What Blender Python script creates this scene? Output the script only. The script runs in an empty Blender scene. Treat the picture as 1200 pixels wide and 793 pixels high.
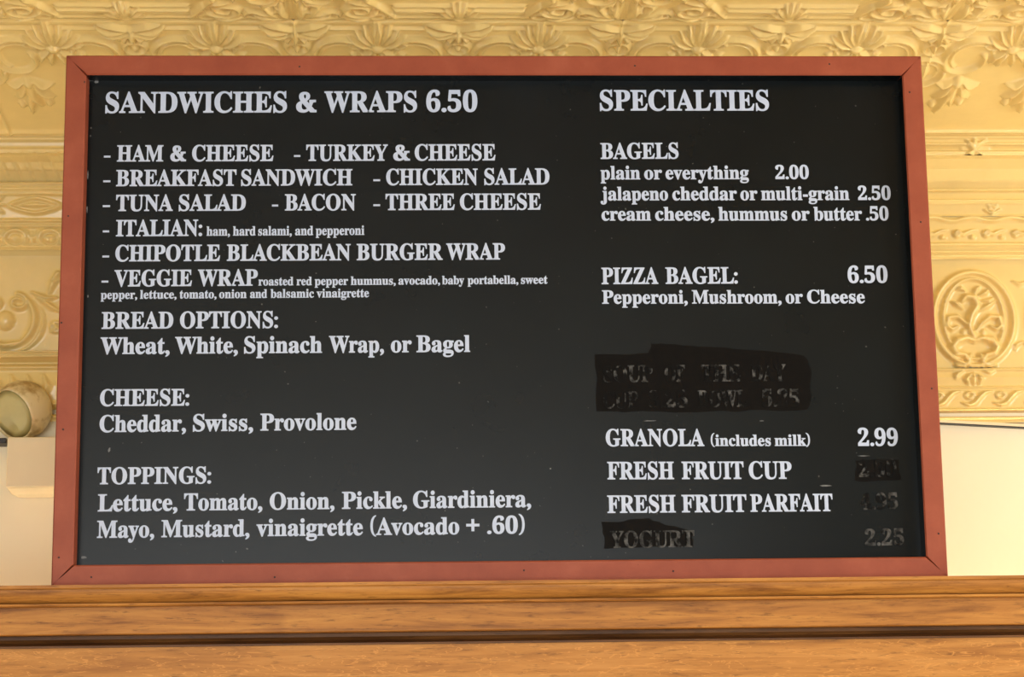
import bpy, math, random
import numpy as np
from mathutils import Vector, Matrix

random.seed(4)
scene = bpy.context.scene
COL = scene.collection

# ------------------------------------------------------------------ camera
FPX = 2365.0
CAM = np.array([-0.1278, -3.3871, 1.6])
YAW, PITCH, ROLL = 0.0433, 0.1828, -0.0130
_cy, _sy, _cp, _sp = math.cos(YAW), math.sin(YAW), math.cos(PITCH), math.sin(PITCH)
FW = np.array([_sy * _cp, _cy * _cp, _sp])
_r0 = np.array([_cy, -_sy, 0.0])
_u0 = np.cross(_r0, FW)
RT = math.cos(ROLL) * _r0 + math.sin(ROLL) * _u0
UP = -math.sin(ROLL) * _r0 + math.cos(ROLL) * _u0
cam_data = bpy.data.cameras.new('camera')
cam_data.sensor_width = 36.0
cam_data.lens = FPX / 1200.0 * 36.0
cam = bpy.data.objects.new('camera', cam_data)
COL.objects.link(cam)
M = Matrix.Identity(4)
for i in range(3):
    M[i][0], M[i][1], M[i][2], M[i][3] = RT[i], UP[i], -FW[i], CAM[i]
cam.matrix_world = M
scene.camera = cam

# ------------------------------------------------------------------ world, lights, exposure
world = bpy.data.worlds.new('world')
scene.world = world
world.use_nodes = True
bg = world.node_tree.nodes['Background']
bg.inputs['Color'].default_value = (0.93, 0.96, 1.0, 1)
bg.inputs['Strength'].default_value = 0.45


def area_light(name, loc, target, sx, sy, power, color):
    d = bpy.data.lights.new(name, 'AREA')
    d.shape = 'RECTANGLE'
    d.size, d.size_y = sx, sy
    d.energy = power
    d.color = color
    o = bpy.data.objects.new(name, d)
    o.location = loc
    o.rotation_euler = (Vector(target) - Vector(loc)).to_track_quat('-Z', 'Y').to_euler()
    COL.objects.link(o)
    return o


area_light('assumed_window_daylight', (4.2, -2.6, 1.75), (0.0, 0.3, 2.3), 2.2, 1.5, 150, (1.0, 0.97, 0.91))  # assumed side window, unseen, for the light coming from the right
area_light('assumed_front_window_daylight', (-0.8, -7.0, 1.5), (0.0, 0.3, 2.4), 4.0, 1.9, 225, (0.94, 0.97, 1.0))  # assumed window behind the camera, unseen, lighting the board and tin

vs = scene.view_settings
vs.view_transform = 'Standard'
vs.look = 'None'
vs.gamma = 1.0
vs.use_curve_mapping = False
vs.exposure = -0.16


# ------------------------------------------------------------------ helpers
def ray(x, y):
    return FW + RT * (x - 600.0) / FPX + UP * (396.5 - y) / FPX


def on_y(x, y, Y):
    """point seen at photo pixel (x, y) on the upright plane at depth Y"""
    d = ray(x, y)
    return CAM + d * (Y - CAM[1]) / d[1]


def on_z(x, y, Z):
    d = ray(x, y)
    return CAM + d * (Z - CAM[2]) / d[2]


def mesh_obj(name, verts, faces, mat, parent=None, smooth=False, loc=None):
    me = bpy.data.meshes.new(name)
    me.from_pydata([tuple(v) for v in verts], [], [tuple(f) for f in faces])
    me.validate()
    me.update()
    if smooth:
        me.polygons.foreach_set('use_smooth', [True] * len(me.polygons))
    if mat:
        me.materials.append(mat)
    o = bpy.data.objects.new(name, me)
    COL.objects.link(o)
    if parent:
        o.parent = parent
    if loc is not None:
        o.location = loc
    return o


def empty(name, loc=(0, 0, 0)):
    o = bpy.data.objects.new(name, None)
    o.location = loc
    o.empty_display_size = 0.05
    COL.objects.link(o)
    return o


def tag(o, label=None, cat=None, group=None, kind=None):
    if label: o['label'] = label
    if cat: o['category'] = cat
    if group: o['group'] = group
    if kind: o['kind'] = kind
    return o


def box_data(x0, x1, y0, y1, z0, z1):
    v = [(x0, y0, z0), (x1, y0, z0), (x1, y1, z0), (x0, y1, z0),
         (x0, y0, z1), (x1, y0, z1), (x1, y1, z1), (x0, y1, z1)]
    f = [(0, 3, 2, 1), (4, 5, 6, 7), (0, 1, 5, 4), (1, 2, 6, 5), (2, 3, 7, 6), (3, 0, 4, 7)]
    return v, f


def bevel(o, w, seg=2):
    m = o.modifiers.new('bevel', 'BEVEL')
    m.width = w
    m.segments = seg
    m.limit_method = 'ANGLE'
    return o


def sweep_x(name, prof, x0, x1, mat, parent, nx=1, smooth=False):
    """closed (y, z) profile swept along x, with end caps"""
    n = len(prof)
    v, f = [], []
    for i in range(nx + 1):
        x = x0 + (x1 - x0) * i / nx
        v += [(x, p[0], p[1]) for p in prof]
    for i in range(nx):
        for j in range(n):
            a, b = i * n + j, i * n + (j + 1) % n
            f.append((a, b, b + n, a + n))
    f.append(tuple(range(n))[::-1])
    f.append(tuple(range(nx * n, nx * n + n)))
    return mesh_obj(name, v, f, mat, parent, smooth)


def grid_obj(name, P, mat, parent):
    """P: (nv, nu, 3) array -> smooth grid mesh"""
    nv, nu = P.shape[:2]
    me = bpy.data.meshes.new(name)
    me.vertices.add(nv * nu)
    me.vertices.foreach_set('co', P.reshape(-1).astype(np.float32))
    idx = np.arange(nv * nu).reshape(nv, nu)
    q = np.stack([idx[:-1, :-1], idx[:-1, 1:], idx[1:, 1:], idx[1:, :-1]], -1).reshape(-1, 4)
    nq = len(q)
    me.loops.add(nq * 4)
    me.loops.foreach_set('vertex_index', q.reshape(-1).astype(np.int32))
    me.polygons.add(nq)
    me.polygons.foreach_set('loop_start', (np.arange(nq) * 4).astype(np.int32))
    me.update(calc_edges=True)
    me.validate()
    me.polygons.foreach_set('use_smooth', [True] * len(me.polygons))
    me.materials.append(mat)
    o = bpy.data.objects.new(name, me)
    COL.objects.link(o)
    if parent:
        o.parent = parent
    return o


# ---- embossed relief: raised strokes on a height grid
class Relief:
    def __init__(self, GX, GY):
        self.X, self.Y = GX, GY
        self.H = np.zeros_like(GX)

    def stroke(self, pts, w, h, taper=None, sink=False):
        """round raised ridge along a polyline; w half width (m), taper: list of width factors"""
        pts = [np.array(p, float) for p in pts]
        n = len(pts)
        tw = [1.0] * n if taper is None else [np.interp(i / max(1, n - 1), np.linspace(0, 1, len(taper)), taper) for i in range(n)]
        xs = [p[0] for p in pts]; ys = [p[1] for p in pts]
        W = w * max(tw) * 1.6
        m = (self.X > min(xs) - W) & (self.X < max(xs) + W) & (self.Y > min(ys) - W) & (self.Y < max(ys) + W)
        if not m.any():
            return
        X, Y = self.X[m], self.Y[m]
        best = np.zeros_like(X)
        for i in range(n - 1):
            a, b = pts[i], pts[i + 1]
            d = b - a
            L2 = float(d @ d) + 1e-12
            t = np.clip(((X - a[0]) * d[0] + (Y - a[1]) * d[1]) / L2, 0, 1)
            D = np.hypot(X - a[0] - t * d[0], Y - a[1] - t * d[1])
            ww = w * (tw[i] + (tw[i + 1] - tw[i]) * t) + 1e-6
            q = D / ww
            best = np.maximum(best, np.where(q < 1.6, np.exp(-(q * 1.25) ** 2 * 1.1), 0) * np.minimum(1, 0.35 + 0.65 * ww / w))
        if sink:
            self.H[m] = self.H[m] - h * best
        else:
            self.H[m] = np.maximum(self.H[m], h * best)

    def blob(self, cx, cy, rx, ry, h, ang=0.0):
        c, s = math.cos(ang), math.sin(ang)
        dx, dy = self.X - cx, self.Y - cy
        q = ((dx * c + dy * s) / rx) ** 2 + ((-dx * s + dy * c) / ry) ** 2
        self.H = np.maximum(self.H, np.where(q < 1, h * np.sqrt(np.clip(1 - q, 0, 1)), 0))


def arc(cx, cy, rx, ry, a0, a1, n=20, shrink=1.0):
    """elliptic arc in degrees; shrink < 1 winds inwards"""
    out = []
    for i in range(n + 1):
        t = i / n
        a = math.radians(a0 + (a1 - a0) * t)
        k = 1 + (shrink - 1) * t
        out.append((cx + rx * k * math.cos(a), cy + ry * k * math.sin(a)))
    return out


# ------------------------------------------------------------------ materials
def new_mat(name):
    m = bpy.data.materials.new(name)
    m.use_nodes = True
    nt = m.node_tree
    return m, nt, nt.nodes['Principled BSDF']


def noise_node(nt, scale, detail=6, rough=0.6, mapping=(1, 1, 1), dist=0.0):
    tc = nt.nodes.new('ShaderNodeTexCoord')
    mp = nt.nodes.new('ShaderNodeMapping')
    mp.inputs['Scale'].default_value = mapping
    n = nt.nodes.new('ShaderNodeTexNoise')
    n.inputs['Scale'].default_value = scale
    n.inputs['Detail'].default_value = detail
    n.inputs['Roughness'].default_value = rough
    n.inputs['Distortion'].default_value = dist
    nt.links.new(tc.outputs['Object'], mp.inputs['Vector'])
    nt.links.new(mp.outputs['Vector'], n.inputs['Vector'])
    return n


def ramp(nt, src, stops):
    r = nt.nodes.new('ShaderNodeValToRGB')
    while len(r.color_ramp.elements) < len(stops):
        r.color_ramp.elements.new(0.5)
    for e, (p, c) in zip(r.color_ramp.elements, stops):
        e.position = p
        e.color = c if len(c) == 4 else (*c, 1)
    nt.links.new(src, r.inputs['Fac'])
    return r


def mix(nt, fac, a, b):
    n = nt.nodes.new('ShaderNodeMix')
    n.data_type = 'RGBA'
    fi, ai, bi = n.inputs[0], n.inputs[6], n.inputs[7]
    for sock, val in ((fi, fac), (ai, a), (bi, b)):
        if hasattr(val, 'is_output'):
            nt.links.new(val, sock)
        elif isinstance(val, (int, float)):
            sock.default_value = val
        else:
            sock.default_value = (*val, 1)
    return n.outputs[2]


def bump(nt, bsdf, src, strength, dist):
    b = nt.nodes.new('ShaderNodeBump')
    b.inputs['Strength'].default_value = strength
    b.inputs['Distance'].default_value = dist
    nt.links.new(src, b.inputs['Height'])
    nt.links.new(b.outputs['Normal'], bsdf.inputs['Normal'])


def paint(name, base, var, rough, scale=30, bstr=0.15, bdist=0.001, spec=0.5):
    m, nt, b = new_mat(name)
    n = noise_node(nt, scale, 5)
    r = ramp(nt, n.outputs['Fac'], [(0.3, tuple(c * (1 - var) for c in base)), (0.7, tuple(min(1, c * (1 + var)) for c in base))])
    nt.links.new(r.outputs['Color'], b.inputs['Base Color'])
    b.inputs['Roughness'].default_value = rough
    b.inputs['Specular IOR Level'].default_value = spec
    n2 = noise_node(nt, scale * 8, 3)
    bump(nt, b, n2.outputs['Fac'], bstr, bdist)
    return m


TIN = paint('gold_painted_tin', (0.82, 0.61, 0.235), 0.05, 0.24, 9, 0.12, 0.002)
WALL = paint('cream_wall_paint', (0.87, 0.77, 0.54), 0.015, 0.6, 6, 0.08, 0.001)
BOXP = paint('cream_box_paint', (0.88, 0.73, 0.45), 0.02, 0.5, 10, 0.05, 0.001)
DRUM, _nt, _b = new_mat('stained_cream_gold_enamel')
_n = noise_node(_nt, 22, 4, 0.6)
_r = ramp(_nt, _n.outputs['Fac'], [(0.45, (0.80, 0.66, 0.36)), (0.62, (0.42, 0.27, 0.09))])
_nt.links.new(_r.outputs['Color'], _b.inputs['Base Color'])
_b.inputs['Roughness'].default_value = 0.3
DRUMF = paint('olive_gold_face', (0.50, 0.42, 0.17), 0.06, 0.35, 30, 0.05, 0.001)
DARK = paint('gap_black', (0.02, 0.018, 0.015), 0.1, 0.5)
FLOORM = paint('brown_floor', (0.56, 0.46, 0.36), 0.15, 0.4, 3)
NAIL = paint('dark_nail', (0.05, 0.02, 0.015), 0.1, 0.6, 300)
PATCH = paint('black_touch_up_paint', (0.0035, 0.0026, 0.0018), 0.3, 0.55, 80, 0.3, 0.0005, 0.08)
CHIP = paint('grey_paint_chip', (0.16, 0.165, 0.165), 0.35, 0.6, 260)


def frame_paint():
    m, nt, b = new_mat('brick_red_frame_paint')
    n = noise_node(nt, 14, 6, 0.65)
    r = ramp(nt, n.outputs['Fac'], [(0.3, (0.265, 0.056, 0.026)), (0.55, (0.315, 0.072, 0.034)), (0.75, (0.365, 0.092, 0.046))])
    n2 = noise_node(nt, 170, 2, 0.5)
    spk = ramp(nt, n2.outputs['Fac'], [(0.76, (0, 0, 0)), (0.80, (1, 1, 1))])
    c = mix(nt, spk.outputs['Color'], r.outputs['Color'], (0.10, 0.03, 0.02))
    nt.links.new(c, b.inputs['Base Color'])
    b.inputs['Roughness'].default_value = 0.5
    b.inputs['Specular IOR Level'].default_value = 0.3
    n3 = noise_node(nt, 260, 3)
    bump(nt, b, n3.outputs['Fac'], 0.12, 0.001)
    return m


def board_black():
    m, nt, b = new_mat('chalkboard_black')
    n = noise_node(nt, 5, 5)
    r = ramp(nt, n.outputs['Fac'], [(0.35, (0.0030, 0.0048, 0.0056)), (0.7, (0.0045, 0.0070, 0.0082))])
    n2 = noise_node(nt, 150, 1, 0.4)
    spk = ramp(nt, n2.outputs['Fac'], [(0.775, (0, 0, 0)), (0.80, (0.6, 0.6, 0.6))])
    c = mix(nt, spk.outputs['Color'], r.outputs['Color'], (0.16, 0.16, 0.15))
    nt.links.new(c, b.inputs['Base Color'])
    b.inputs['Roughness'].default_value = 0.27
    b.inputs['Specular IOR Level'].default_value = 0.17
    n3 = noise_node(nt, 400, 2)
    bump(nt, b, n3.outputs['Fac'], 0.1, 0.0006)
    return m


def letter_white():
    m, nt, b = new_mat('white_vinyl_lettering')
    n = noise_node(nt, 60, 4)
    r = ramp(nt, n.outputs['Fac'], [(0.3, (0.48, 0.56, 0.72)), (0.7, (0.54, 0.62, 0.78))])
    nt.links.new(r.outputs['Color'], b.inputs['Base Color'])
    b.inputs['Roughness'].default_value = 0.55
    return m


def ghost_white(name, lo, hi):
    m, nt, b = new_mat(name)
    n = noise_node(nt, 75, 3, 0.55)
    r = ramp(nt, n.outputs['Fac'], [(lo, (0.0022, 0.0020, 0.0016)), (hi, (0.15, 0.15, 0.145))])
    nt.links.new(r.outputs['Color'], b.inputs['Base Color'])
    b.inputs['Roughness'].default_value = 0.6
    b.inputs['Specular IOR Level'].default_value = 0.1
    return m


def oak(name, dark, mid, light, fleck=False):
    m, nt, b = new_mat(name)
    n = noise_node(nt, 4, 8, 0.65, (1.0, 14, 14), 0.6)
    r = ramp(nt, n.outputs['Fac'], [(0.34, dark), (0.5, mid), (0.66, light)])
    n2 = noise_node(nt, 30, 4, 0.7, (1.0, 9, 9), 0.3)
    pores = ramp(nt, n2.outputs['Fac'], [(0.56, (0, 0, 0)), (0.70, (0.65, 0.65, 0.65))])
    c = mix(nt, pores.outputs['Color'], r.outputs['Color'], tuple(0.42 * x for x in dark))
    if fleck:
        n3 = noise_node(nt, 13, 3, 0.5, (1.0, 5.5, 5.5), 1.6)
        fl = ramp(nt, n3.outputs['Fac'], [(0.545, (0, 0, 0)), (0.565, (0.75, 0.75, 0.75)), (0.59, (0, 0, 0))])
        c = mix(nt, fl.outputs['Color'], c, tuple(min(1, 1.25 * x) for x in light))
    n4 = noise_node(nt, 9, 3, 0.5)
    sp = ramp(nt, n4.outputs['Fac'], [(0.66, (0, 0, 0)), (0.8, (0.5, 0.5, 0.5))])
    c = mix(nt, sp.outputs['Color'], c, dark)
    nt.links.new(c, b.inputs['Base Color'])
    b.inputs['Roughness'].default_value = 0.5
    b.inputs['Specular IOR Level'].default_value = 0.3
    bump(nt, b, n2.outputs['Fac'], 0.15, 0.001)
    return m


FRAME = frame_paint()
BLACK = board_black()
WHITE = letter_white()
GHOST = ghost_white('painted_over_lettering', 0.50, 0.80)
GHOST2 = ghost_white('worn_lettering', 0.40, 0.75)
OAK = oak('golden_oak', (0.21, 0.075, 0.012), (0.42, 0.172, 0.031), (0.54, 0.245, 0.048))
OAKF = oak('quartersawn_oak', (0.33, 0.128, 0.022), (0.47, 0.200, 0.038), (0.54, 0.245, 0.055), True)
OAK_SHADE = oak('shaded_oak', (0.07, 0.026, 0.007), (0.12, 0.048, 0.012), (0.18, 0.075, 0.020))  # oak darkened so the shade under the fascia is in its colour

# ------------------------------------------------------------------ room shell
ZC = 2.876            # field ceiling height
YF = 0.214            # front edge of the border (end of the square ceiling panels)
YB = 0.70             # where the cornice begins
YW = 0.86             # plaster wall face
ZB = on_y(600, 157, YB)[2]
XL, XR = -2.6, 2.6

floor = mesh_obj('floor', *box_data(-5, 5.5, -9, YW + 0.2, -0.06, 0.0), FLOORM)
tag(floor, 'brown floor of the room', kind='structure')
wall = mesh_obj('wall_back', *box_data(-5, 5.5, YW, YW + 0.15, 0.0, ZC + 0.12), WALL)
tag(wall, 'cream painted plaster wall behind the menu board', kind='structure')
ceiling = mesh_obj('ceiling', *box_data(-5, 5.5, -9, YW, ZC + 0.012, ZC + 0.12), WALL)
tag(ceiling, 'gold painted pressed tin ceiling', kind='structure')

wall_f = mesh_obj('wall_front', *box_data(-5, 5.5, -9.15, -9.0, 0.0, ZC + 0.12), WALL)
tag(wall_f, 'cream wall at the far end of the room', kind='structure')

# ---- square field panels of pressed tin
T = 0.6155
SEAM0 = -0.372
def field_panel():
    n = 210
    g = np.linspace(0, T, n)
    GX, GY = np.meshgrid(g, g)
    a, b = np.abs(GX - T / 2), np.abs(GY - T / 2)
    l, e = np.minimum(a, b), T / 2 - np.maximum(a, b)
    R = Relief(l, e)
    R.H += 0.004 * np.exp(-((e - 0.002) / 0.004) ** 2)
    R.stroke([(0, .010), (.31, .010)], .004, .006)
    for w, h in ((.022, .009), (.036, .007), (.056, .010), (.070, .006)):
        R.stroke([(.018, w), (.118, w)], .0055, h)
    R.stroke([(.118, .018), (.150, .075)], .008, .010)
    # leaf fan in the middle of each side
    for dx, de in ((0.0, .085), (.012, .080), (.028, .068), (.040, .050)):
        R.stroke([(0.002, .012), (dx * .6, .012 + (de - .012) * .6), (dx, de)], .0075, .013, [.5, 1.2, .3])
    R.blob(0, .012, .014, .010, .012)
    R.blob(.040, .022, .009, .007, .009)
    # corner scrolls and leaves
    R.stroke(arc(.185, .055, .034, .034, -160, 300, 26, .35), .007, .011)
    R.stroke(arc(.150, .020, .016, .012, 0, 360, 14), .005, .008)
    R.stroke(arc(.245, .034, .026, .020, 200, -120, 22, .4), .006, .010)
    for p in (((.300, .010), (.262, .020), (.225, .018)), ((.296, .016), (.262, .040), (.222, .052)),
              ((.292, .020), (.275, .055), (.246, .085)), ((.210, .012), (.185, .014), (.160, .006)),
              ((.150, .075), (.180, .100), (.215, .105)), ((.150, .075), (.170, .115), (.165, .150)),
              ((.235, .085), (.215, .110), (.190, .125))):
        R.stroke(p, .009, .013, [.4, 1.2, .3])
    # centre boss
    rr = np.hypot(a, b)
    R.H = np.maximum(R.H, .010 * np.exp(-((rr - .125) / .007) ** 2))
    R.H = np.maximum(R.H, .008 * np.exp(-((rr - .105) / .004) ** 2))
    th = np.arctan2(b, a)
    R.H = np.maximum(R.H, np.where(rr < .09, .014 * (1 - (rr / .09) ** 2) * (0.6 + 0.4 * np.cos(8 * th)), 0))
    P = np.stack([GX, -GY, -1.05 * R.H], -1)
    return grid_obj('tin_ceiling_panel', P, TIN, ceiling)


panel0 = field_panel()
first = True
for row in range(4):
    for k in range(-2, 4):
        o = panel0 if first else panel0.copy()
        if not first:
            COL.objects.link(o)
            o.parent = ceiling
        first = False
        o.location = (SEAM0 + k * T + 0.0006, YF - row * T - 0.0006, ZC)

# ---- border panels, sloping gently down to the cornice
SL = math.hypot(YB - YF, ZC - ZB)
DY, DZ = (YB - YF) / SL, (ZB - ZC) / SL


def slope_at(px, py):
    """(x, distance along the slope) of the border surface seen at a photo pixel"""
    d = ray(px, py)
    nrm = np.array([0.0, -DZ, DY])
    A = np.array([0.0, YF, ZC])
    t = ((A - CAM) @ nrm) / (d @ nrm)
    p = CAM + d * t
    return p[0], (p[1] - YF) * DY + (p[2] - ZC) * DZ


def border_panel():
    nu, nv = 210, 190
    GX, GY = np.meshgrid(np.linspace(0, T, nu), np.linspace(0, SL, nv))
    R = Relief(GX, GY)
    kx = T / 385.0

    def S(y):
        return slope_at(600, y)[1]

    def put(c, pts, sx=1):
        return [(c + sx * p[0] * kx, S(p[1])) for p in pts]

    # continuous mouldings next to the field
    R.H += .006 * np.exp(-((GY - .006) / .006) ** 2)
    R.H += .005 * np.exp(-((GY - S(26)) / .006) ** 2)
    R.H += .004 * np.exp(-((GY - S(33.5)) / .005) ** 2)
    for c in (.25 * T, .75 * T, -.25 * T, 1.25 * T):
        R.blob(c, S(53), 10 * kx, .018, .016)
        for sx in (-1, 1):
            for pts in (((1, 49), (3, 36), (2, 22)), ((3, 50), (12, 38), (15, 28)), ((5, 51), (18, 42), (25, 34)),
                        ((6, 53), (22, 48), (33, 42)), ((2, 57), (7, 64), (9, 74)), ((5, 56), (16, 62), (21, 70))):
                R.stroke(put(c, pts, sx), .0075, .015, [.6, 1.25, .4])
            # big C scroll and its curl
            ring = [(44 + 33 * math.cos(math.radians(a)) * k, 64 + 20 * math.sin(math.radians(a)) * k)
                    for a, k in ((210 + 340 * i / 30, 1 - .55 * max(0, i - 18) / 12) for i in range(31))]
            R.stroke(put(c, ring, sx), .0070, .011)
            ring2 = [(44 + 25 * math.cos(math.radians(a)), 65 + 15 * math.sin(math.radians(a))) for a in range(200, 420, 14)]
            R.stroke(put(c, ring2, sx), .0042, .007)
            eye = [(26 + 8 * math.cos(math.radians(a)), 51 + 3.5 * math.sin(math.radians(a))) for a in range(0, 361, 24)]
            R.stroke(put(c, eye, sx), .0042, .009)
            # foliage under the scroll
            for pts in (((40, 92), (30, 98), (18, 97)), ((42, 94), (34, 106), (22, 112)), ((45, 95), (46, 110), (40, 122)),
                        ((49, 94), (58, 106), (68, 112)), ((50, 92), (62, 97), (72, 95)), ((46, 96), (52, 116), (56, 130))):
                R.stroke(put(c, pts, sx), .010, .015, [.5, 1.2, .3])
            R.blob(c + sx * 46 * kx, S(94), 7 * kx, .02, .016)
            R.blob(c + sx * 30 * kx, S(118), 5 * kx, .014, .010)
            R.blob(c + sx * 64 * kx, S(120), 5 * kx, .014, .010)
    for c in (0, .5 * T, T):
        for sx in (-1, 1):
            for pts in (((4, 32), (20, 27), (36, 27)), ((8, 34), (26, 35), (39, 31)), ((4, 36), (20, 39), (33, 38)),
                        ((3, 36), (10, 42), (9, 47))):
                R.stroke(put(c, pts, sx), .0085, .016, [.7, 1.2, .4])
            R.blob(c + sx * 16 * kx, S(43), 4 * kx, .012, .010)
        R.stroke(put(c, ((0, 32), (0, 40), (0, 46))), .010, .018, [.6, 1.1, .5])
        ring = [(13 * math.cos(math.radians(a)), 54 + 6.5 * math.sin(math.radians(a))) for a in range(0, 361, 20)]
        R.stroke(put(c, ring), .0055, .010)
        R.blob(c, S(54), 4 * kx, .012, .011)
        ring = [(27 * math.cos(math.radians(a)), 82 + 16 * math.sin(math.radians(a))) for a in range(0, 361, 14)]
        R.stroke(put(c, ring), .0075, .011)
        ring = [(18 * math.cos(math.radians(a)), 82 + 10 * math.sin(math.radians(a))) for a in range(0, 361, 16)]
        R.stroke(put(c, ring), .0042, .007)
        R.blob(c, S(82), 8 * kx, .03, .012)
    # seam lap
    R.H += .004 * (np.exp(-(GX / .003) ** 2) + np.exp(-((GX - T) / .003) ** 2))
    R.H += .005 * np.exp(-((GY - SL + .012) / .008) ** 2)
    P = np.stack([GX, GY * DY, GY * DZ - 0.95 * R.H], -1)
    return grid_obj('tin_border_panel', P, TIN, ceiling)


bp0 = border_panel()
for i, k in enumerate(range(-2, 4)):
    o = bp0 if i == 0 else bp0.copy()
    if i:
        COL.objects.link(o)
        o.parent = ceiling
    o.location = (SEAM0 + k * T + 0.0006, YF, ZC)


# ---- cornice of pressed tin: profile given as (photo row, depth) at a reference column
def cornice_strip(name, parent, refx, prof, x0, x1, fn, step=0.0036):
    rows = [p[0] for p in prof]
    deps = [p[1] for p in prof]
    nt_ = max(8, int((rows[-1] - rows[0]) / 0.9))
    t = np.unique(np.concatenate([np.linspace(rows[0], rows[-1], nt_), rows]))
    Yb = np.interp(t, rows, deps)
    Z = np.array([on_y(refx, a, b)[2] for a, b in zip(t, Yb)])
    xs = np.arange(x0, x1 + step / 2, step)
    GX, GZ = np.meshgrid(xs, Z)
    R = Relief(GX, GZ)
    if fn:
        fn(R, lambda px, py: (on_y(px, py, YW - 0.01)[0], float(np.interp(py, t, Z))))
    P = np.stack([GX, np.repeat(Yb[:, None], len(xs), 1) - 1.25 * R.H, GZ], -1)
    return grid_obj(name, P, TIN, parent)


KM = 1 / 560.0        # metres per photo pixel at the wall
XS = 0.02             # seam of the two cornice lengths

trim1 = empty('trim_1', (0, 0, 0))
tag(trim1, 'gold pressed tin cornice with egg beading above the cream box', kind='structure')
trim2 = empty('trim_2', (0, 0, 0))
tag(trim2, 'gold pressed tin cornice with oval medallions above the bright cream wall', kind='structure')


def repeat(x0, x1, c, per):
    k0 = int(math.floor((x0 - c) / per))
    k1 = int(math.ceil((x1 - c) / per))
    return [c + per * k for k in range(k0, k1 + 1)]


# left length
def f_crown(R, at):
    z = lambda y: at(30, y)[1]
    for y, h in ((157, .006), (163, .004), (176, .005)):
        R.stroke([(-3, z(y)), (1, z(y))], .005, h)


def f_ribs(R, at):
    for x in repeat(XL, XS, at(30, 190)[0], 14.5 * KM):
        R.stroke([(x - 4 * KM, at(0, 182)[1]), (x + 4 * KM, at(0, 212)[1])], .0024, .004)


def f_cart(R, at):
    z = lambda y: at(30, y)[1]
    for y, h, w in ((216, .006, .004), (221, .006, .005), (227, .004, .003), (259, .008, .004), (265, .005, .004)):
        R.stroke([(-3, z(y)), (1, z(y))], w, h)
    for c in repeat(XL, XS, at(47, 240)[0], 92 * KM):
        loop = [(c + 29 * KM * math.cos(a), z(241) + 9 * KM * math.sin(a) * (1 - .45 * abs(math.cos(a)))) for a in np.linspace(0, 2 * math.pi, 28)]
        R.stroke(loop, .0042, .007)
        R.stroke([(c - 18 * KM, z(241)), (c, z(240)), (c + 18 * KM, z(241))], .006, .008, [.3, 1, .3])
        d = c + 46 * KM
        for a in range(0, 360, 45):
            R.stroke([(d, z(240)), (d + 11 * KM * math.cos(math.radians(a)), z(240) + 13 * KM * math.sin(math.radians(a)))], .0045, .009, [.6, 1, .5])


def f_egg(R, at):
    z = lambda y: at(30, y)[1]
    for c in repeat(XL, XS, at(23, 278)[0], 40.5 * KM):
        R.stroke([(c + 12.5 * KM * math.cos(a), z(279) + 9.5 * KM * math.sin(a)) for a in np.linspace(0, 2 * math.pi, 22)], .0045, .008)
        R.blob(c, z(279), 7 * KM, 5 * KM, .006)
        d = c + 20 * KM
        R.stroke([(d, z(288)), (d, z(272))], .004, .007, [.4, 1, .5])
        for s in (-1, 1):
            R.stroke([(d, z(283)), (d + s * 5 * KM, z(274)), (d + s * 8 * KM, z(270))], .003, .006)
    R.stroke([(-3, z(289.5)), (1, z(289.5))], .004, .007)


def f_frieze_l(R, at):
    for c in repeat(XL, XS, at(8, 370)[0], 190 * KM):
        cz = at(8, 370)[1]
        k = KM
        for s in (-1, 1):
            R.stroke([(c + s * 34 * k * math.cos(a), cz - 4 * k + 34 * k * math.sin(a)) for a in np.linspace(-1.35, 1.1, 22)], .0080, .013, [.4, 1.1, 1, .4])
            R.stroke([(c + s * 44 * k * math.cos(a), cz - 6 * k + 40 * k * math.sin(a)) for a in np.linspace(-1.2, .4, 16)], .0060, .008, [.3, 1, .3])
            R.stroke(arc(c + s * 14 * k, cz + 16 * k, 12 * k, 10 * k, 90, 90 - s * 400, 22, .35), .0055, .010)
            for p in (((30, 28), (48, 20), (60, 22)), ((36, 22), (54, 10), (64, 4)), ((50, 26), (54, 38), (62, 44)),
                      ((52, 40), (60, 50), (68, 52)), ((56, -8), (60, -16), (54, -20))):
                R.stroke([(c + s * a * k, cz + b * k) for a, b in p], .006, .010, [.5, 1.2, .3])
        R.stroke(arc(c + 60 * k, cz - 14 * k, 6 * k, 6 * k, 0, 360, 14), .004, .007)
        R.stroke([(c - 20 * k, cz - 30 * k), (c, cz - 36 * k), (c + 24 * k, cz - 31 * k)], .008, .012, [.5, 1, .5])
        R.blob(c, cz - 6 * k, 10 * k, 12 * k, .012)


def f_base_l(R, at):
    z = lambda y: at(30, y)[1]
    for y, h, w in ((413, .009, .004), (418, .010, .005), (431, .008, .005), (474, .006, .006), (489, .008, .005)):
        R.stroke([(-3, z(y)), (1, z(y))], w, h)
    R.stroke([(-3, z(424.5)), (1, z(424.5))], .005, .010, sink=True)
    R.stroke([(-3, z(482)), (1, z(482))], .006, .022, sink=True)
    for i, c in enumerate(repeat(XL, XS, at(14, 450)[0], 19 * KM)):
        R.stroke([(c, z(440)), (c + 5 * KM, z(452)), (c + 1 * KM, z(466))], .0075, .008, [.5, 1.2, .5])


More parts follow.
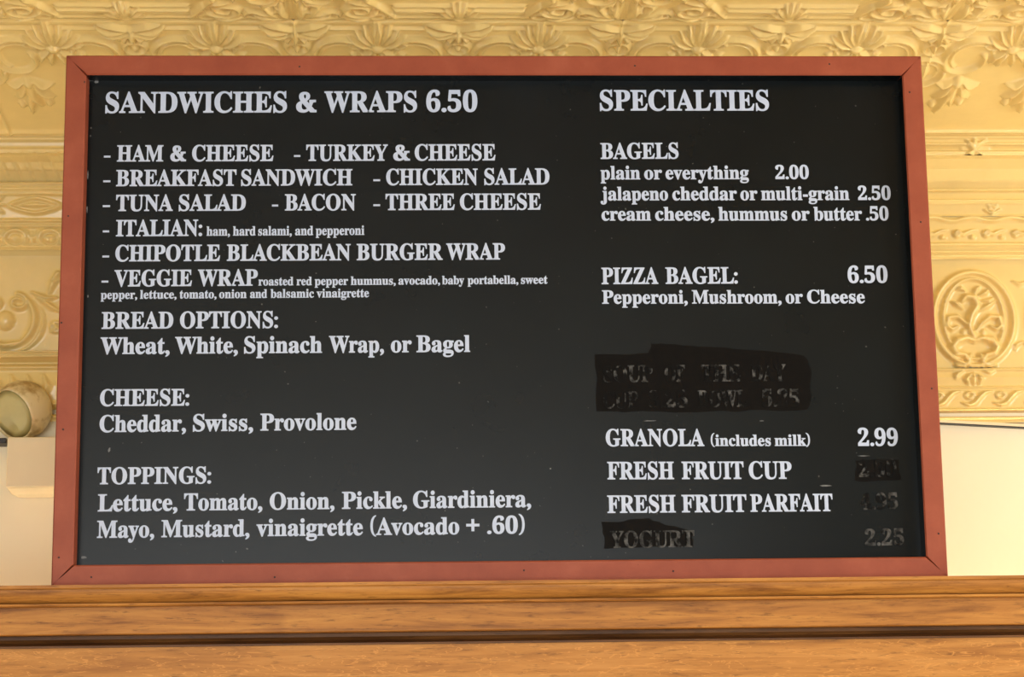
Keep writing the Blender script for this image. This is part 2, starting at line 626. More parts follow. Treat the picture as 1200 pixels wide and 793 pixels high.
cornice_strip('crown_strip', trim1, 30, [(148, YB - .004), (156, YB), (160, YB + .006), (179, YB + .012)], XL, XS, f_crown)
cornice_strip('cove_panel', trim1, 30, [(179, YB + .012), (182, YB + .03), (190, YB + .055), (200, YB + .075), (213, YB + .088)], XL, XS, f_ribs)
cornice_strip('cartouche_molding', trim1, 30, [(213, YB + .082), (222, YB + .080), (230, YB + .092), (245, YB + .10), (257, YB + .104), (268, YB + .106)], XL, XS, f_cart)
cornice_strip('egg_bead_molding', trim1, 30, [(268, YB + .106), (279, YB + .108), (293, YB + .125)], XL, XS, f_egg)
cornice_strip('frieze_panel', trim1, 30, [(293, YB + .132), (300, YB + .138), (411, YB + .146)], XL, XS, f_frieze_l)
cornice_strip('base_molding', trim1, 30, [(411, YB + .138), (421, YB + .140), (434, YB + .140), (452, YB + .134), (470, YB + .138), (480, YB + .15), (494, YB + .148)], XL, XS, f_base_l)


# right length
def g_crown(R, at):
    z = lambda y: at(1150, y)[1]
    for y, h, w in ((161, .005, .004), (169, .006, .003), (178.5, .007, .004)):
        R.stroke([(0, z(y)), (3, z(y))], w, h)
    R.stroke([(0, z(175)), (3, z(175))], .006, .004, sink=True)
    for c in repeat(XS, XR, at(1120, 175)[0], .345):
        for p in (((0, -6), (4, 2), (14, 9)), ((0, -6), (0, 4), (0, 11)), ((0, -6), (-4, 2), (-10, 8)), ((0, -4), (-7, -8), (-6, -13)), ((0, -4), (6, -8), (4, -14))):
            R.stroke([(c + a * KM, z(172.5) + b * KM) for a, b in p], .006, .010, [.6, 1.2, .4])


def g_mold(R, at):
    z = lambda y: at(1150, y)[1]
    for y, h, w in ((223.5, .007, .003), (236.5, .006, .004), (253.5, .004, .003)):
        R.stroke([(0, z(y)), (3, z(y))], w, h)
    for c in repeat(XS, XR, at(1155, 245)[0], .345):
        for a in (-60, -25, 0, 25, 60):
            t = math.radians(a)
            R.stroke([(c, z(252)), (c + 11 * KM * math.sin(t), z(252) + 13 * KM * math.cos(t))], .005, .012, [.6, 1.1, .4])


def g_vine(R, at):
    z = lambda y: at(1150, y)[1]
    xs = np.arange(XS, XR, .004)
    per = 36 * KM
    R.stroke([(x, z(257) + 2.2 * KM * math.sin(2 * math.pi * x / (48 * KM))) for x in xs[::3]], .005, .007)
    for i, c in enumerate(repeat(XS, XR, at(1125, 270)[0], per)):
        s = 1 if i % 2 else -1
        R.stroke([(c - 13 * KM, z(277)), (c - 9 * KM, z(273)), (c - 3 * KM, z(275)), (c + 5 * KM, z(271)), (c + 13 * KM, z(269))], .0042, .010, [.6, 1.1, .4])
        R.stroke(arc(c - 10 * KM, z(275), 5 * KM, 5 * KM, 0, 330, 14, .4), .0036, .009)
        R.blob(c + 8 * KM, z(278), 4 * KM, 3 * KM, .007)
    for y, h, w in ((286.5, .007, .004), (291, .005, .003), (295, .006, .003), (300, .008, .003)):
        R.stroke([(0, z(y)), (3, z(y))], w, h)


def g_frieze(R, at):
    k = KM
    for c in repeat(XS, XR, at(1139, 372)[0], 118 * KM):
        cz = at(1139, 374)[1]
        for rx, rz, w, h in ((49, 57, .0075, .011), (37, 49, .0048, .009)):
            R.stroke([(c + rx * k * math.cos(a), cz + rz * k * math.sin(a)) for a in np.linspace(0, 2 * math.pi, 44)], w, h)
        # winding stem
        R.stroke([(c + a * k, cz + b * k) for a, b in ((-13, 22), (-8, 28), (2, 26), (5, 16), (-3, 4), (-6, -8), (-3, -18), (2, -24))], .0080, .013, [.6, 1.1, 1.2, .8, .6])
        for p in (((2, 28), (5, 36), (9, 40)), ((8, 28), (16, 32), (20, 36)), ((10, 22), (20, 22), (26, 26)), ((8, 10), (18, 16), (28, 22)),
                  ((-12, 12), (-20, 18), (-26, 22)), ((-8, 34), (-14, 38), (-18, 36))):
            R.stroke([(c + a * k, cz + b * k) for a, b in p], .0052, .010, [.5, 1.2, .4])
        for s in (-1, 1):
            R.stroke([(c + s * a * k, cz + b * k) for a, b in ((3, -14), (10, -5), (20, 3), (31, 2), (33, -8), (27, -13), (20, -9))], .0062, .011, [.5, 1, 1, .6])
            R.stroke([(c + s * a * k, cz + b * k) for a, b in ((1, -26), (10, -23), (21, -26), (27, -34), (23, -42), (13, -44), (8, -52), (15, -58), (24, -56))], .0090, .014, [.6, 1.2, 1, .8, .5])
            R.stroke([(c + s * a * k, cz + b * k) for a, b in ((6, -44), (9, -54), (5, -64))], .0055, .011)
            R.blob(c + s * 12 * k, cz - 16 * k, 4 * k, 5 * k, .006)
        R.blob(c, cz - 22 * k, 6 * k, 9 * k, .008)
        R.blob(c, cz - 62 * k, 4 * k, 5 * k, .010)
        e = c + 59 * k
        for p in (((0, -28), (-8, -32), (-10, -38)), ((0, -28), (8, -32), (10, -38)), ((-8, 46), (0, 42), (8, 46))):
            R.stroke([(e + a * k, cz + b * k) for a, b in p], .005, .008, [.6, 1, .4])


def g_base(R, at):
    z = lambda y: at(1150, y)[1]
    for y, h, w in ((433, .006, .004), (454, .006, .003), (480.5, .007, .004), (490, .010, .005)):
        R.stroke([(0, z(y)), (3, z(y))], w, h)
    R.stroke([(0, z(484.5)), (3, z(484.5))], .0045, .034, sink=True)
    for c in repeat(XS, XR, at(1139, 440)[0], 118 * KM):
        for p in (((-4, 2), (-9, -4), (-6, -12)), ((4, 2), (9, -4), (6, -12)), ((-12, 6), (-20, 2), (-22, -4)), ((12, 6), (20, 4), (26, 6)), ((0, 4), (0, -6), (0, -14))):
            R.stroke([(c + a * KM, z(440) + b * KM) for a, b in p], .0045, .010, [.6, 1.1, .5])
    for c in repeat(XS, XR, at(1143, 466)[0], 38 * KM):
        R.stroke([(c + a * KM, z(467) + b * KM) for a, b in ((-18, -5), (-10, -8), (-3, -5), (3, 2), (9, 7), (18, 9))], .0052, .009, [.4, 1, 1.2, 1, .4])
        R.stroke(arc(c - 9 * KM, z(464), 6 * KM, 5 * KM, 10, 350, 16, .5), .0034, .006)


cornice_strip('crown_strip', trim2, 1150, [(148, YB - .004), (159, YB), (168, YB + .004), (182, YB + .012)], XS, XR, g_crown)
cornice_strip('cove_panel', trim2, 1150, [(182, YB + .012), (186, YB + .03), (198, YB + .06), (210, YB + .078), (222, YB + .090)], XS, XR, None, .02)
cornice_strip('strip_molding', trim2, 1150, [(222, YB + .086), (225, YB + .094), (235, YB + .092), (237, YB + .098), (254, YB + .106)], XS, XR, g_mold)
cornice_strip('vine_molding', trim2, 1150, [(254, YB + .104), (262, YB + .108), (284, YB + .112), (294, YB + .118), (304, YB + .132)], XS, XR, g_vine)
cornice_strip('frieze_panel', trim2, 1150, [(304, YB + .136), (310, YB + .140), (431, YB + .146)], XS, XR, g_frieze)
cornice_strip('base_molding', trim2, 1150, [(431, YB + .142), (442, YB + .136), (454, YB + .142), (458, YB + .138), (480, YB + .138), (487, YB + .15), (495, YB + .148)], XS, XR, g_base)

# slanted plaster bead closing the gap under the right cornice
a, b = on_y(1060, 494.5, YW), on_y(1290, 506.5, YW)
v = []
for p in (a, b):
    v += [(p[0], YW - .016, p[2] + .007), (p[0], YW - .016, p[2] + .001), (p[0], YW + .002, p[2] - .001), (p[0], YW + .002, p[2] + .012)]
bead = mesh_obj('trim_3', v, [(0, 1, 5, 4), (1, 2, 6, 5), (2, 3, 7, 6), (3, 0, 4, 7), (3, 2, 1, 0), (4, 5, 6, 7)], BOXP)
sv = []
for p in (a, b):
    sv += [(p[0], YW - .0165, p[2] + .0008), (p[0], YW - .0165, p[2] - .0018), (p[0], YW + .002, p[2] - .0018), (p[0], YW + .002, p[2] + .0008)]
mesh_obj('shadow_gap_strip', sv, [(0, 1, 5, 4), (1, 2, 6, 5), (2, 3, 7, 6), (3, 0, 4, 7), (3, 2, 1, 0), (4, 5, 6, 7)], DARK, bead)  # black slat in place of the shaded gap under the bead
tag(bead, 'thin slanting strip under the tin cornice', kind='structure')

# ------------------------------------------------------------------ cream box, round fixture and dark gap block by the left wall
YX = 0.755
p0, p1 = on_y(8.5, 512, YX), on_y(9.5, 571, YX)
bx = empty('boxed_beam', (p0[0], YW, p1[2]))
tag(bx, 'plain cream painted box on the wall under the round gold fixture', 'box')
w_, h_ = 0.36, p0[2] - p1[2]
bb = mesh_obj('body', *box_data(0, w_, YX - YW, 0, 0, h_), BOXP, bx)
bevel(bb, .003)
lip = mesh_obj('lower_edge', [(0.002, YX - YW + .003, -.0005), (w_, YX - YW + .003, -.0005), (w_, -.001, -.0005), (0.002, -.001, -.0005),
                              (0.006, YX - YW + .035, -.010), (w_, YX - YW + .035, -.010), (w_, -.001, -.010), (0.006, -.001, -.010)],
               [(0, 1, 2, 3), (7, 6, 5, 4), (4, 5, 1, 0), (5, 6, 2, 1), (6, 7, 3, 2), (7, 4, 0, 3)], BOXP, bx)


def lathe(name, prof, mat, parent, axis, origin, n=40):
    ax = Vector(axis).normalized()
    s = ax.orthogonal().normalized()
    t = ax.cross(s)
    v, f = [], []
    for d, r in prof:
        for i in range(n):
            a = 2 * math.pi * i / n
            v.append(tuple(Vector(origin) + ax * d + (s * math.cos(a) + t * math.sin(a)) * r))
    m = len(prof)
    for j in range(m - 1):
        for i in range(n):
            f.append((j * n + i, j * n + (i + 1) % n, (j + 1) * n + (i + 1) % n, (j + 1) * n + i))
    f.append(tuple(range(n))[::-1])
    f.append(tuple(range((m - 1) * n, m * n)))
    return mesh_obj(name, v, f, mat, parent, True)


YD = 0.79
fc = on_y(13, 486, YD)
ball = empty('round_fixture', (fc[0], YD, p0[2]))
tag(ball, 'round cream-gold drum with a smooth oval face resting on the cream box', 'fixture')
o0 = np.array([0, 0, fc[2] - p0[2]])
axis = (-0.50, -0.74, -0.42)
lathe('body', [(-.088, .012), (-.083, .035), (-.068, .052), (-.045, .061), (-.022, .0615), (-.005, .0575), (.000, .0550), (-.001, .0535), (-.005, .052)], DRUM, ball, axis, o0)
lathe('face', [(-.0048, .0518), (-.0045, .036), (-.004, .020), (-.0038, .004)], DRUMF, ball, axis, o0)

q0, q1 = on_y(-14, 513, .80), on_y(7.2, 519, .80)
br = mesh_obj('dark_gap_block', *box_data(q0[0], q1[0], .80, YW, q1[2], q0[2]), DARK)  # black block added where a dark gap shows beside the box
bevel(br, .002)
tag(br, 'small black block for a dark gap beside the cream box', 'block')

# ------------------------------------------------------------------ oak cabinet crowned by a stepped cornice
ZT = 1.8129
cab = empty('oak_cabinet', (0, 0, 0))
tag(cab, 'golden oak cabinet top with stepped cornice under the framed menu board', 'cabinet')
CX0, CX1 = -1.75, 1.95


def z(d):
    return ZT - d


ov = [(-.047 + .020 * (1 - math.cos(t)) , -.0075 - .0225 * math.sin(t)) for t in np.linspace(0, math.pi / 2, 9)]
sweep_x('top_board', [(-.052, z(.0005)), (-.052, z(.0055)), (-.049, z(.0075)), (.34, z(.0075)), (.34, z(.0005))], CX0, CX1, OAK, cab)
pr = [(.10, z(.0076))] + [(y_, ZT + d_) for y_, d_ in ov] + [(.10, z(.0300))]
sweep_x('ovolo_molding', pr, CX0, CX1, OAK, cab, smooth=False)
sweep_x('bead_strip', [(-.040, z(.0302)), (-.0405, z(.0335)), (-.038, z(.0350)), (.10, z(.0350)), (.10, z(.0302))], CX0, CX1, OAK, cab)
sweep_x('fascia_board', [(-.016, z(.0352)), (-.0165, z(.0785)), (-.014, z(.0800)), (.10, z(.0800)), (.10, z(.0352))], CX0, CX1, OAK, cab)
sweep_x('cove_molding', [(.11, z(.0802))] + [(.030, z(.0802)), (.030, z(.086)), (.025, z(.0915)), (.014, z(.0955)), (.006, z(.0970)), (.006, z(.1000)), (.11, z(.1000))], CX0, CX1, OAK_SHADE, cab)
sweep_x('frieze_board', [(.012, z(.1002)), (.012, z(.42)), (.10, z(.42)), (.10, z(.1002))], CX0, CX1, OAKF, cab)
mesh_obj('case', *box_data(CX0 + .02, CX1 - .02, .11, .33, 0.0, z(.0077)), OAK, cab)
mesh_obj('lower_front', *box_data(CX0 + .02, CX1 - .02, .03, .1098, 0.0, z(.4202)), OAK, cab)

# ------------------------------------------------------------------ unseen strip lamps, assumed or added low on the wall behind the cabinet
TUBE, ntt, bt = new_mat('added_lamp_tube')
bt.inputs['Emission Color'].default_value = (1.0, 0.97, 0.80, 1)
bt.inputs['Emission Strength'].default_value = 48.0
bt.inputs['Base Color'].default_value = (0.9, 0.88, 0.8, 1)


def added_strip_lamp(x, zl, label):
    lamp = empty('added_strip_lamp', (x, YW, zl))
    tag(lamp, label, 'lamp')
    mesh_obj('housing', *box_data(-.62, .62, -.045, -.001, -.03, .03), BOXP, lamp)
    lathe('tube', [(-.58, .013), (.58, .013)], TUBE, lamp, (1, 0, 0), (0, -.075, 0.0), 16)  # added glowing tube, lights wall and ceiling from below
    for s in (-1, 1):
        mesh_obj('socket', *box_data(s * .595 - .014, s * .595 + .014, -.095, -.0455, -.02, .02), BOXP, lamp)


added_strip_lamp(1.30, 1.60, 'long unseen tube lamp assumed on the wall behind the cabinet, below the medallion cornice')  # unseen lamp, assumed from the brightening low on the right wall
added_strip_lamp(-0.27, 1.20, 'unseen tube lamp added behind the menu board to brighten the ceiling')  # unseen middle lamp, added to brighten the ceiling relief
added_strip_lamp(-1.80, 1.45, 'long unseen tube lamp added on the wall behind the cabinet, below the cream box, to brighten the left wall')  # unseen left lamp, added to brighten the wall and box underside

# ------------------------------------------------------------------ framed menu board
W, H = 1.5, 0.9183
RW = 0.0355           # rail width
REC = 0.034           # depth of the panel behind the rail faces
DEP = 0.052
board = empty('menu_board', (0, 0, ZT))
tag(board, 'black menu board with white lettering in a brick-red wooden frame', 'menu board')


def rail(outer_a, outer_b, inner_b, inner_a, black_inside=False):
    """mitred rail between four (x, z) corners, slightly eased front edges"""
    e = .0022
    pts = [Vector((p[0], p[1])) for p in (outer_a, outer_b, inner_b, inner_a)]
    c = sum(pts, Vector((0, 0))) / 4
    along = (pts[1] - pts[0]).normalized()
    perp = Vector((-along.y, along.x))
    if (pts[3] - pts[0]).dot(perp) < 0:
        perp = -perp
    fr = [pts[0] + perp * e, pts[1] + perp * e, pts[2] - perp * e, pts[3] - perp * e]
    v = [(p.x, 0.0, p.y) for p in fr] + [(p.x, e, p.y) for p in pts] + [(p.x, DEP, p.y) for p in pts]
    f = [(0, 1, 2, 3), (11, 10, 9, 8)]
    for r0, r1 in ((0, 4), (4, 8)):
        for i in range(4):
            f.append((r0 + i, r1 + i, r1 + (i + 1) % 4, r0 + (i + 1) % 4))
    o = mesh_obj('frame_rail', v, f, FRAME, board)
    import bmesh
    bm = bmesh.new(); bm.from_mesh(o.data)
    bmesh.ops.recalc_face_normals(bm, faces=bm.faces)
    bm.to_mesh(o.data); bm.free()
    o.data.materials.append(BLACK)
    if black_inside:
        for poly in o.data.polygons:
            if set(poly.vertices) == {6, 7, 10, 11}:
                poly.material_index = 1  # black inner face puts the shade of the recess into the colour
    return o


G = .0011             # open mitre joint
x0, x1, i0, i1 = -W / 2, W / 2, -W / 2 + RW, W / 2 - RW
bt_, tp, ib, it = 0.0005, H, RW, H - RW
rails = {
    'bottom': rail((x0 + G, bt_), (x1 - G, bt_), (i1 - G, ib), (i0 + G, ib)),
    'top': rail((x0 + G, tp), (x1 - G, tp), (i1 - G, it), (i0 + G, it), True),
    'left': rail((x0, bt_ + G), (x0, tp - G), (i0, it - G), (i0, ib + G)),
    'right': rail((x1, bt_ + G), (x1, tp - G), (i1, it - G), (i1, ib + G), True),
}
mesh_obj('panel', *box_data(i0 - .004, i1 + .004, REC, REC + .010, ib - .004, it + .004), BLACK, board)


def bp(px, py, off=0.0):
    """photo pixel -> (x, z) on the panel, in the board's own coordinates"""
    p = on_y(px, py, REC - off)
    return np.array([p[0], p[2] - ZT])


# nails and dents of the frame
nail_mesh = None
for side, px, py in (('left', 99, 96), ('left', 80, 253), ('left', 72, 378), ('left', 74, 503), ('left', 69, 653), ('bottom', 107, 676),
                     ('bottom', 322, 676), ('bottom', 614, 668), ('bottom', 789, 669), ('right', 1066, 108), ('right', 1079, 260),
                     ('right', 1092, 455), ('right', 1100, 625), ('top', 351, 78), ('top', 744, 77), ('top', 972, 75)):
    p = on_y(px, py, 0)
    if nail_mesh is None:
        o = lathe('nail', [(0, .0017), (.0005, .0015), (.0007, .0008)], NAIL, rails[side], (0, -1, 0), (0, 0, 0), 10)
        nail_mesh = o.data
    else:
        o = bpy.data.objects.new('nail', nail_mesh)
        COL.objects.link(o)
        o.parent = rails[side]
    o.location = (p[0], 0.0, p[2] - ZT)


# ---- lettering
def styled(ch):
    if 'A' <= ch <= 'Z': return chr(0x1D400 + ord(ch) - 65)
    if 'a' <= ch <= 'z': return chr(0x1D41A + ord(ch) - 97)
    if '0' <= ch <= '9': return chr(0x1D7CE + ord(ch) - 48)
    return {'&': '\U0001F674', '(': '\u2768', ')': '\u2769'}.get(ch, ch)


def text_mesh(body, offset):
    c = bpy.data.curves.new('glyph', 'FONT')
    c.body = body
    c.offset = offset
    c.extrude = 0.010
    c.resolution_u = 5
    o = bpy.data.objects.new('glyph', c)
    COL.objects.link(o)
    dg = bpy.context.evaluated_depsgraph_get()
    me = bpy.data.meshes.new_from_object(o.evaluated_get(dg))
    bpy.data.objects.remove(o)
    v = np.array([tuple(q.co) for q in me.vertices]) if len(me.vertices) else np.zeros((0, 3))
    f = [tuple(q.vertices) for q in me.polygons]
    bpy.data.meshes.remove(me)
    bpy.data.curves.remove(c)
    return v, f


GL = {}
HH = np.ptp(text_mesh(styled('H') * 2, 0)[0][:, 0])
CAPH = text_mesh(styled('H'), 0)[0][:, 1].max()


def glyph(ch):
    if ch not in GL:
        s = styled(ch)
        v, f = text_mesh(s, 0.015 if ch not in '8' else 0.0)
        adv = np.ptp(text_mesh(styled('H') + s + styled('H'), 0)[0][:, 0]) - HH
        if ch in '()':
            v = v.copy(); v[:, 0] *= .62; adv *= .62
        if ch == '&':
            k = CAPH / v[:, 1].max()
            v = v.copy(); v[:, :2] *= k; adv *= k
        if ch in ',.:':
            c = v[:, 0].mean(); v = v.copy(); v[:, 0] = c + (v[:, 0] - c) * 1.25
            adv *= 0.95
        GL[ch] = (v, f, adv)
    return GL[ch]


def word(text, px0, px1, pyl, pyr, cap, out):
    """lay a word between two photo columns on its baseline; cap: capital height in photo pixels"""
    A, B = bp(px0, pyl), bp(px1, pyr)
    hgt = np.linalg.norm(bp(px0, pyl - cap) - A) / CAPH
    vs_, fs_, x = [], [], 0.0
    n = 0
    for ch in text:
        v, f, adv = glyph(ch)
        v = v.copy()
        v[:, 0] += x
        x += adv
        vs_.append(v)
        fs_ += [tuple(i + n for i in q) for q in f]
        n += len(v)
    V = np.concatenate(vs_)
    mn, mx = V[:, 0].min(), V[:, 0].max()
    L = np.linalg.norm(B - A)
    ux = (B - A) / L
    uz = np.array([0.0, 1.0])
    X = (V[:, 0] - mn) / (mx - mn) * L
    Q = A[None] + X[:, None] * ux + (V[:, 1] * hgt)[:, None] * uz
    zc = (V[:, 2] - V[:, 2].min()) * 0.02
    out[0].append(np.stack([Q[:, 0], REC - 0.0002 - zc, Q[:, 1]], -1))
    out[1] += [tuple(i + out[2] for i in q) for q in fs_]
    out[2] += len(V)


def line(words, base, cap, name='menu_item', mat=None, lift=0.0):
    """one photo row: entries set well apart become lettering pieces of their own"""
    part = []
    for w in words:
        gap = w[1] - part[-1][2] if part else 0
        if part and part[-1][0] != '-' and (w[0] == '-' or gap > (14 if mat is None else 9) or (w[0][0].isdigit() or w[0] == '.50') and '.' in w[0] and name != 'heading'):
            line_piece(part, base, cap, name, mat, lift)
            part = []
        part.append(w)
    if len(part) == 1 and part[0][0][0] in '.0123456789':
        name = 'price'
    line_piece(part, base, cap, name, mat, lift)


def line_piece(words, base, cap, name, mat, lift):
    """words: (text, x0, x1[, cap]); base: ((x, y), (x, y)) baseline in the photo"""
    (xa, ya), (xb, yb) = base
    yy = lambda x: ya + (yb - ya) * (x - xa) / (xb - xa)
    out = [[], [], 0]
    for w in words:
        c = w[3] if len(w) > 3 else cap
        t = w[0]
        if t == '-':
            # dash sits above the baseline, drawn as a bar
            p, q = bp(w[1], yy(w[1]) - cap * .30), bp(w[2], yy(w[2]) - cap * .30)
            h = .0017
            bv = [(p[0], REC - .0006, p[1] - h), (q[0], REC - .0006, q[1] - h), (q[0], REC - .0006, q[1] + h), (p[0], REC - .0006, p[1] + h)]
            bv += [(a_, REC - .0001, c_) for a_, _, c_ in bv]
            n = out[2]
            out[0].append(np.array(bv))
            out[1] += [tuple(i + n for i in q_) for q_ in ((0, 1, 2, 3), (7, 6, 5, 4), (0, 4, 5, 1), (1, 5, 6, 2), (2, 6, 7, 3), (3, 7, 4, 0))]
            out[2] += 8
        else:
            word(t, w[1], w[2], yy(w[1]), yy(w[2]), c, out)
    V = np.concatenate(out[0])
    V[:, 1] -= lift
    o = mesh_obj(name, V, out[1], mat or WHITE, board)
    o['label'] = ('white lettering reading "' if mat is None else 'faint painted-over lettering reading "') + ' '.join(w[0] for w in words if w[0] != '-') + '"'
    return o


line([('SANDWICHES', 123.3, 336.3), ('&', 347, 371), ('WRAPS', 380, 488.8), ('6.50', 499.5, 559.5)], ((123, 132), (560, 130.6)), 23.6, 'heading')
line([('-', 121.8, 129.5), ('HAM', 137, 191.3), ('&', 199.5, 218), ('CHEESE', 225, 320.5), ('-', 344.5, 352), ('TURKEY', 358.8, 454.5), ('&', 460.8, 480.5), ('CHEESE', 486, 580.8)], ((137, 189), (580, 187.6)), 18.4)
line([('-', 121, 129.5), ('BREAKFAST', 136, 277), ('SANDWICH', 282.5, 413), ('-', 437.5, 445.5), ('CHICKEN', 452.5, 560), ('SALAD', 567.5, 644)], ((136, 217.9), (644, 215.9)), 18.4)
line([('-', 120.5, 129), ('TUNA', 135.8, 202.5), ('SALAD', 209.5, 288), ('-', 318.8, 326), ('BACON', 333.8, 417), ('-', 437.5, 445.5), ('THREE', 451.8, 533), ('CHEESE', 539, 634)], ((136, 247), (634, 245.3)), 18.4)
line([('-', 120.5, 128), ('ITALIAN:', 135.8, 237), ('ham,', 242, 269.5, 10.5), ('hard', 273, 299.5, 10.5), ('salami,', 302.5, 342, 10.5), ('and', 345.8, 367, 10.5), ('pepperoni', 370, 427, 10.5)], ((136, 276.6), (427, 275.0)), 18.5)
line([('-', 120, 128), ('CHIPOTLE', 135, 258), ('BLACKBEAN', 265.8, 411), ('BURGER', 418, 518.8), ('WRAP', 523, 592)], ((135, 306), (592, 303.7)), 18.5)
line([('-', 119, 127), ('VEGGIE', 133.8, 225), ('WRAP', 231.8, 302), ('roasted', 302.8, 343.8, 9.6), ('red', 347.5, 365.5, 9.6), ('pepper', 368.8, 408, 9.6), ('hummus,', 411, 463.8, 9.6), ('avocado,', 466.8, 515.8, 9.6), ('baby', 518, 544, 9.6), ('portabella,', 548, 607.5, 9.6), ('sweet', 610.5, 641.8, 9.6)], ((134, 335.4), (642, 332.2)), 18.6)
line([('pepper,', 118, 160.8), ('lettuce,', 164, 207), ('tomato,', 210.5, 253.8), ('onion', 256.8, 289), ('and', 293, 313), ('balsamic', 317, 368), ('vinaigrette', 371, 432.5)], ((118, 350.2), (432, 348)), 9.8)
line([('BREAD', 119, 203), ('OPTIONS:', 210.8, 325.8)], ((119, 385), (326, 383.8)), 19, 'heading')
line([('Wheat,', 117.5, 198.8), ('White,', 205, 278.8), ('Spinach', 286, 377.5), ('Wrap,', 385.5, 450), ('or', 458, 482.5), ('Bagel', 488, 551)], ((118, 414.6), (551, 411.9)), 19)
line([('CHEESE:', 117, 221.8)], ((117, 475.5), (222, 474.8)), 19, 'heading')
line([('Cheddar,', 116.5, 218), ('Swiss,', 226, 296.7), ('Provolone', 305, 417.8)], ((117, 506), (418, 503)), 19.2)
line([('TOPPINGS:', 114, 247.5)], ((114, 567), (248, 566)), 19, 'heading')
line([('Lettuce,', 114.5, 208), ('Tomato,', 215.5, 307.5), ('Onion,', 316, 392), ('Pickle,', 400.7, 477), ('Giardiniera,', 484, 622.5)], ((114, 598.8), (622, 593.6)), 19.4)
line([('Mayo,', 113.5, 180.7), ('Mustard,', 189, 292.4), ('vinaigrette', 300.5, 425.4), ('(Avocado', 434, 538.3), ('+', 546.4, 562), ('.60)', 570.8, 615)], ((114, 629.8), (615, 624.6)), 19.4)

line([('SPECIALTIES', 703, 901.4)], ((703, 129.2), (901, 129.2)), 23.2, 'heading')
line([('BAGELS', 703.8, 795.3)], ((704, 186), (795, 185.6)), 18, 'heading')
line([('plain', 703.8, 750.3), ('or', 755, 776), ('everything', 780, 877.6), ('2.00', 908.7, 948)], ((704, 210), (948, 209.5)), 15.2)
line([('jalapeno', 703.8, 783), ('cheddar', 788, 863.7), ('or', 867.7, 887.8), ('multi-grain', 892, 995.4), ('2.50', 1005.6, 1044)], ((704, 234.6), (1044, 234)), 15.4)
line([('cream', 705, 763), ('cheese,', 767.8, 837.3), ('hummus', 842, 922.6), ('or', 928, 949), ('butter', 953.7, 1010.4), ('.50', 1014.8, 1041.5)], ((704, 258.2), (1041, 258)), 15.4)
line([('PIZZA', 705, 771.5), ('BAGEL:', 780, 864.8), ('6.50', 993.6, 1040.4)], ((705, 332.6), (1040, 331)), 18.6, 'heading')
line([('Pepperoni,', 705.6, 806), ('Mushroom,', 811, 916), ('or', 920.8, 941), ('Cheese', 946, 1013.7)], ((705, 355.6), (1014, 355)), 15.2)
line([('GRANOLA', 710, 825.5), ('(includes', 833, 903.5, 12.8), ('milk)', 907.8, 949.4, 12.8), ('2.99', 1005.6, 1052.5)], ((710, 522.4), (1052, 522)), 19.4)
line([('FRESH', 711.8, 790), ('FRUIT', 799, 871.7), ('CUP', 877.7, 928)], ((712, 561.2), (928, 560.6)), 19.8)
line([('FRESH', 711.8, 792), ('FRUIT', 799, 875), ('PARFAIT', 879.5, 976)], ((712, 600.6), (976, 598.4)), 19.8)

# touch-up paint over old entries, with the old letters showing through
def patch(pts, n=5):
    poly = []
    m = len(pts)
    for i in range(m):
        a_, b_ = np.array(pts[i]), np.array(pts[(i + 1) % m])
        for k in range(n):
            t = k / n
            q = a_ + (b_ - a_) * t
            poly.append(bp(q[0] + random.uniform(-1.6, 1.6), q[1] + random.uniform(-1.2, 1.2)))
    nn = len(poly)
    v = [(p[0], REC - .00022, p[1]) for p in poly] + [(p[0], REC + .0002, p[1]) for p in poly]
    f = [tuple(range(nn)), tuple(range(2 * nn - 1, nn - 1, -1))] + [(i, nn + i, nn + (i + 1) % nn, (i + 1) % nn) for i in range(nn)]
    return mesh_obj('paint_patch', v, f, PATCH, board)


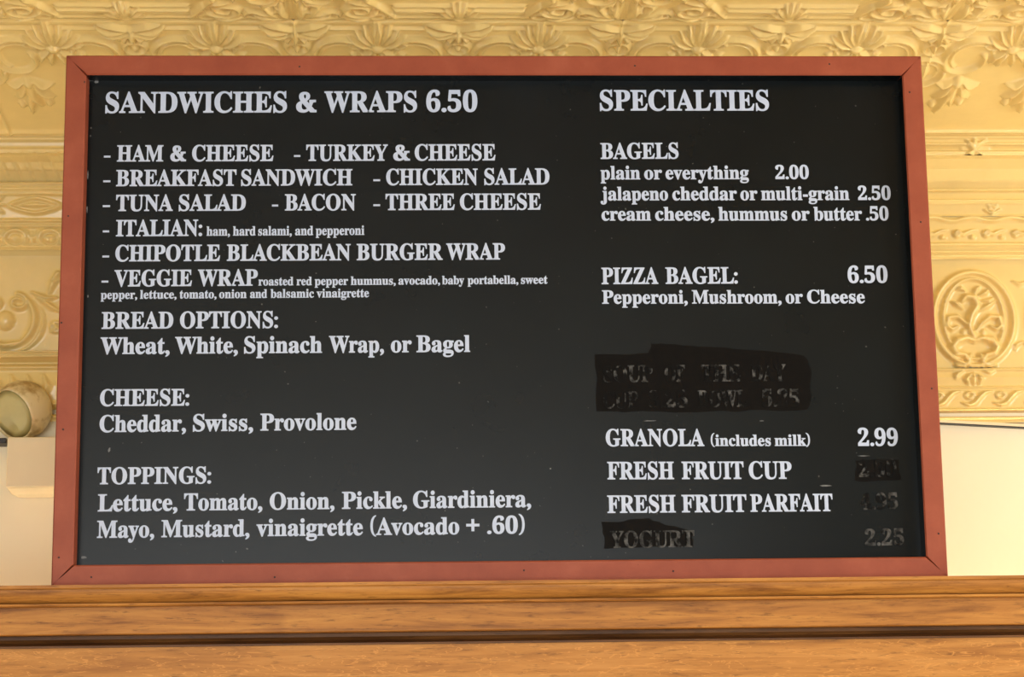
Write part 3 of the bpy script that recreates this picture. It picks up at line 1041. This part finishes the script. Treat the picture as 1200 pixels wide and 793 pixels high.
patch([(698, 416), (760, 414), (763, 402), (792, 404), (826, 406), (866, 409), (943, 416), (952, 436), (948, 480), (880, 481), (800, 484), (742, 482), (700, 482)])
patch([(1003, 540), (1052, 538), (1056, 562), (1000, 564)])
patch([(706, 612), (760, 608), (778, 614), (812, 622), (812, 640), (708, 642)])
line([('SOUP', 707, 765), ('OF', 779, 803), ('THE', 822, 868), ('DAY', 880, 921)], ((707, 447.5), (921, 446)), 19, 'painted_over_line', GHOST, .0006)
line([('CUP', 707, 748), ('8.25', 760, 806), ('BOWL', 818, 876), ('5.25', 893, 937)], ((707, 478), (937, 475.5)), 19, 'painted_over_line', GHOST, .0006)
line([('2.50', 1006.6, 1050.8)], ((1006, 558.5), (1051, 558)), 19, 'painted_over_line', GHOST, .0006)
line([('4.95', 1008, 1052.5)], ((1008, 597), (1052, 596)), 18, 'painted_over_line', GHOST, .0004)
line([('YOGURT', 715, 814)], ((715, 641.5), (814, 640.5)), 19, 'painted_over_line', GHOST2, .0006)
line([('2.25', 1013.7, 1059.6)], ((1014, 639), (1060, 638)), 18, 'painted_over_line', GHOST2, .0004)

# chips and scratches in the black paint
for px, py, w, h in ((107, 94, 4, 1.5), (113, 96, 3, 2), (160, 91, 4, .9), (128, 527, 1.6, 2.6), (98, 653, 4, 1.6), (968, 569, 9, 1.0), (762, 493, 9, .6),
                     (893, 493, 3, .5), (1012, 534, 8, .5), (103, 205, .8, 6), (102, 245, .8, 5), (572, 92, 3, .7), (432, 94, 2, .6), (645, 549, 1.2, 1.0), (103, 347, 1, 2)):
    c = bp(px, py)
    k = 1 / 690
    n = 9
    ring = [(c[0] + w * k * math.cos(2 * math.pi * i / n) * random.uniform(.6, 1.1), c[1] + (h * math.sin(2 * math.pi * i / n) * random.uniform(.6, 1.1) + (0.5 * w * math.cos(2 * math.pi * i / n) if py == 527 else 0)) * k) for i in range(n)]
    v = [(a_, REC - .0003, b_) for a_, b_ in ring] + [(a_, REC + .0001, b_) for a_, b_ in ring]
    f = [tuple(range(n)), tuple(range(2 * n - 1, n - 1, -1))] + [(i, n + i, n + (i + 1) % n, (i + 1) % n) for i in range(n)]
    mesh_obj('paint_chip', v, f, CHIP, board)
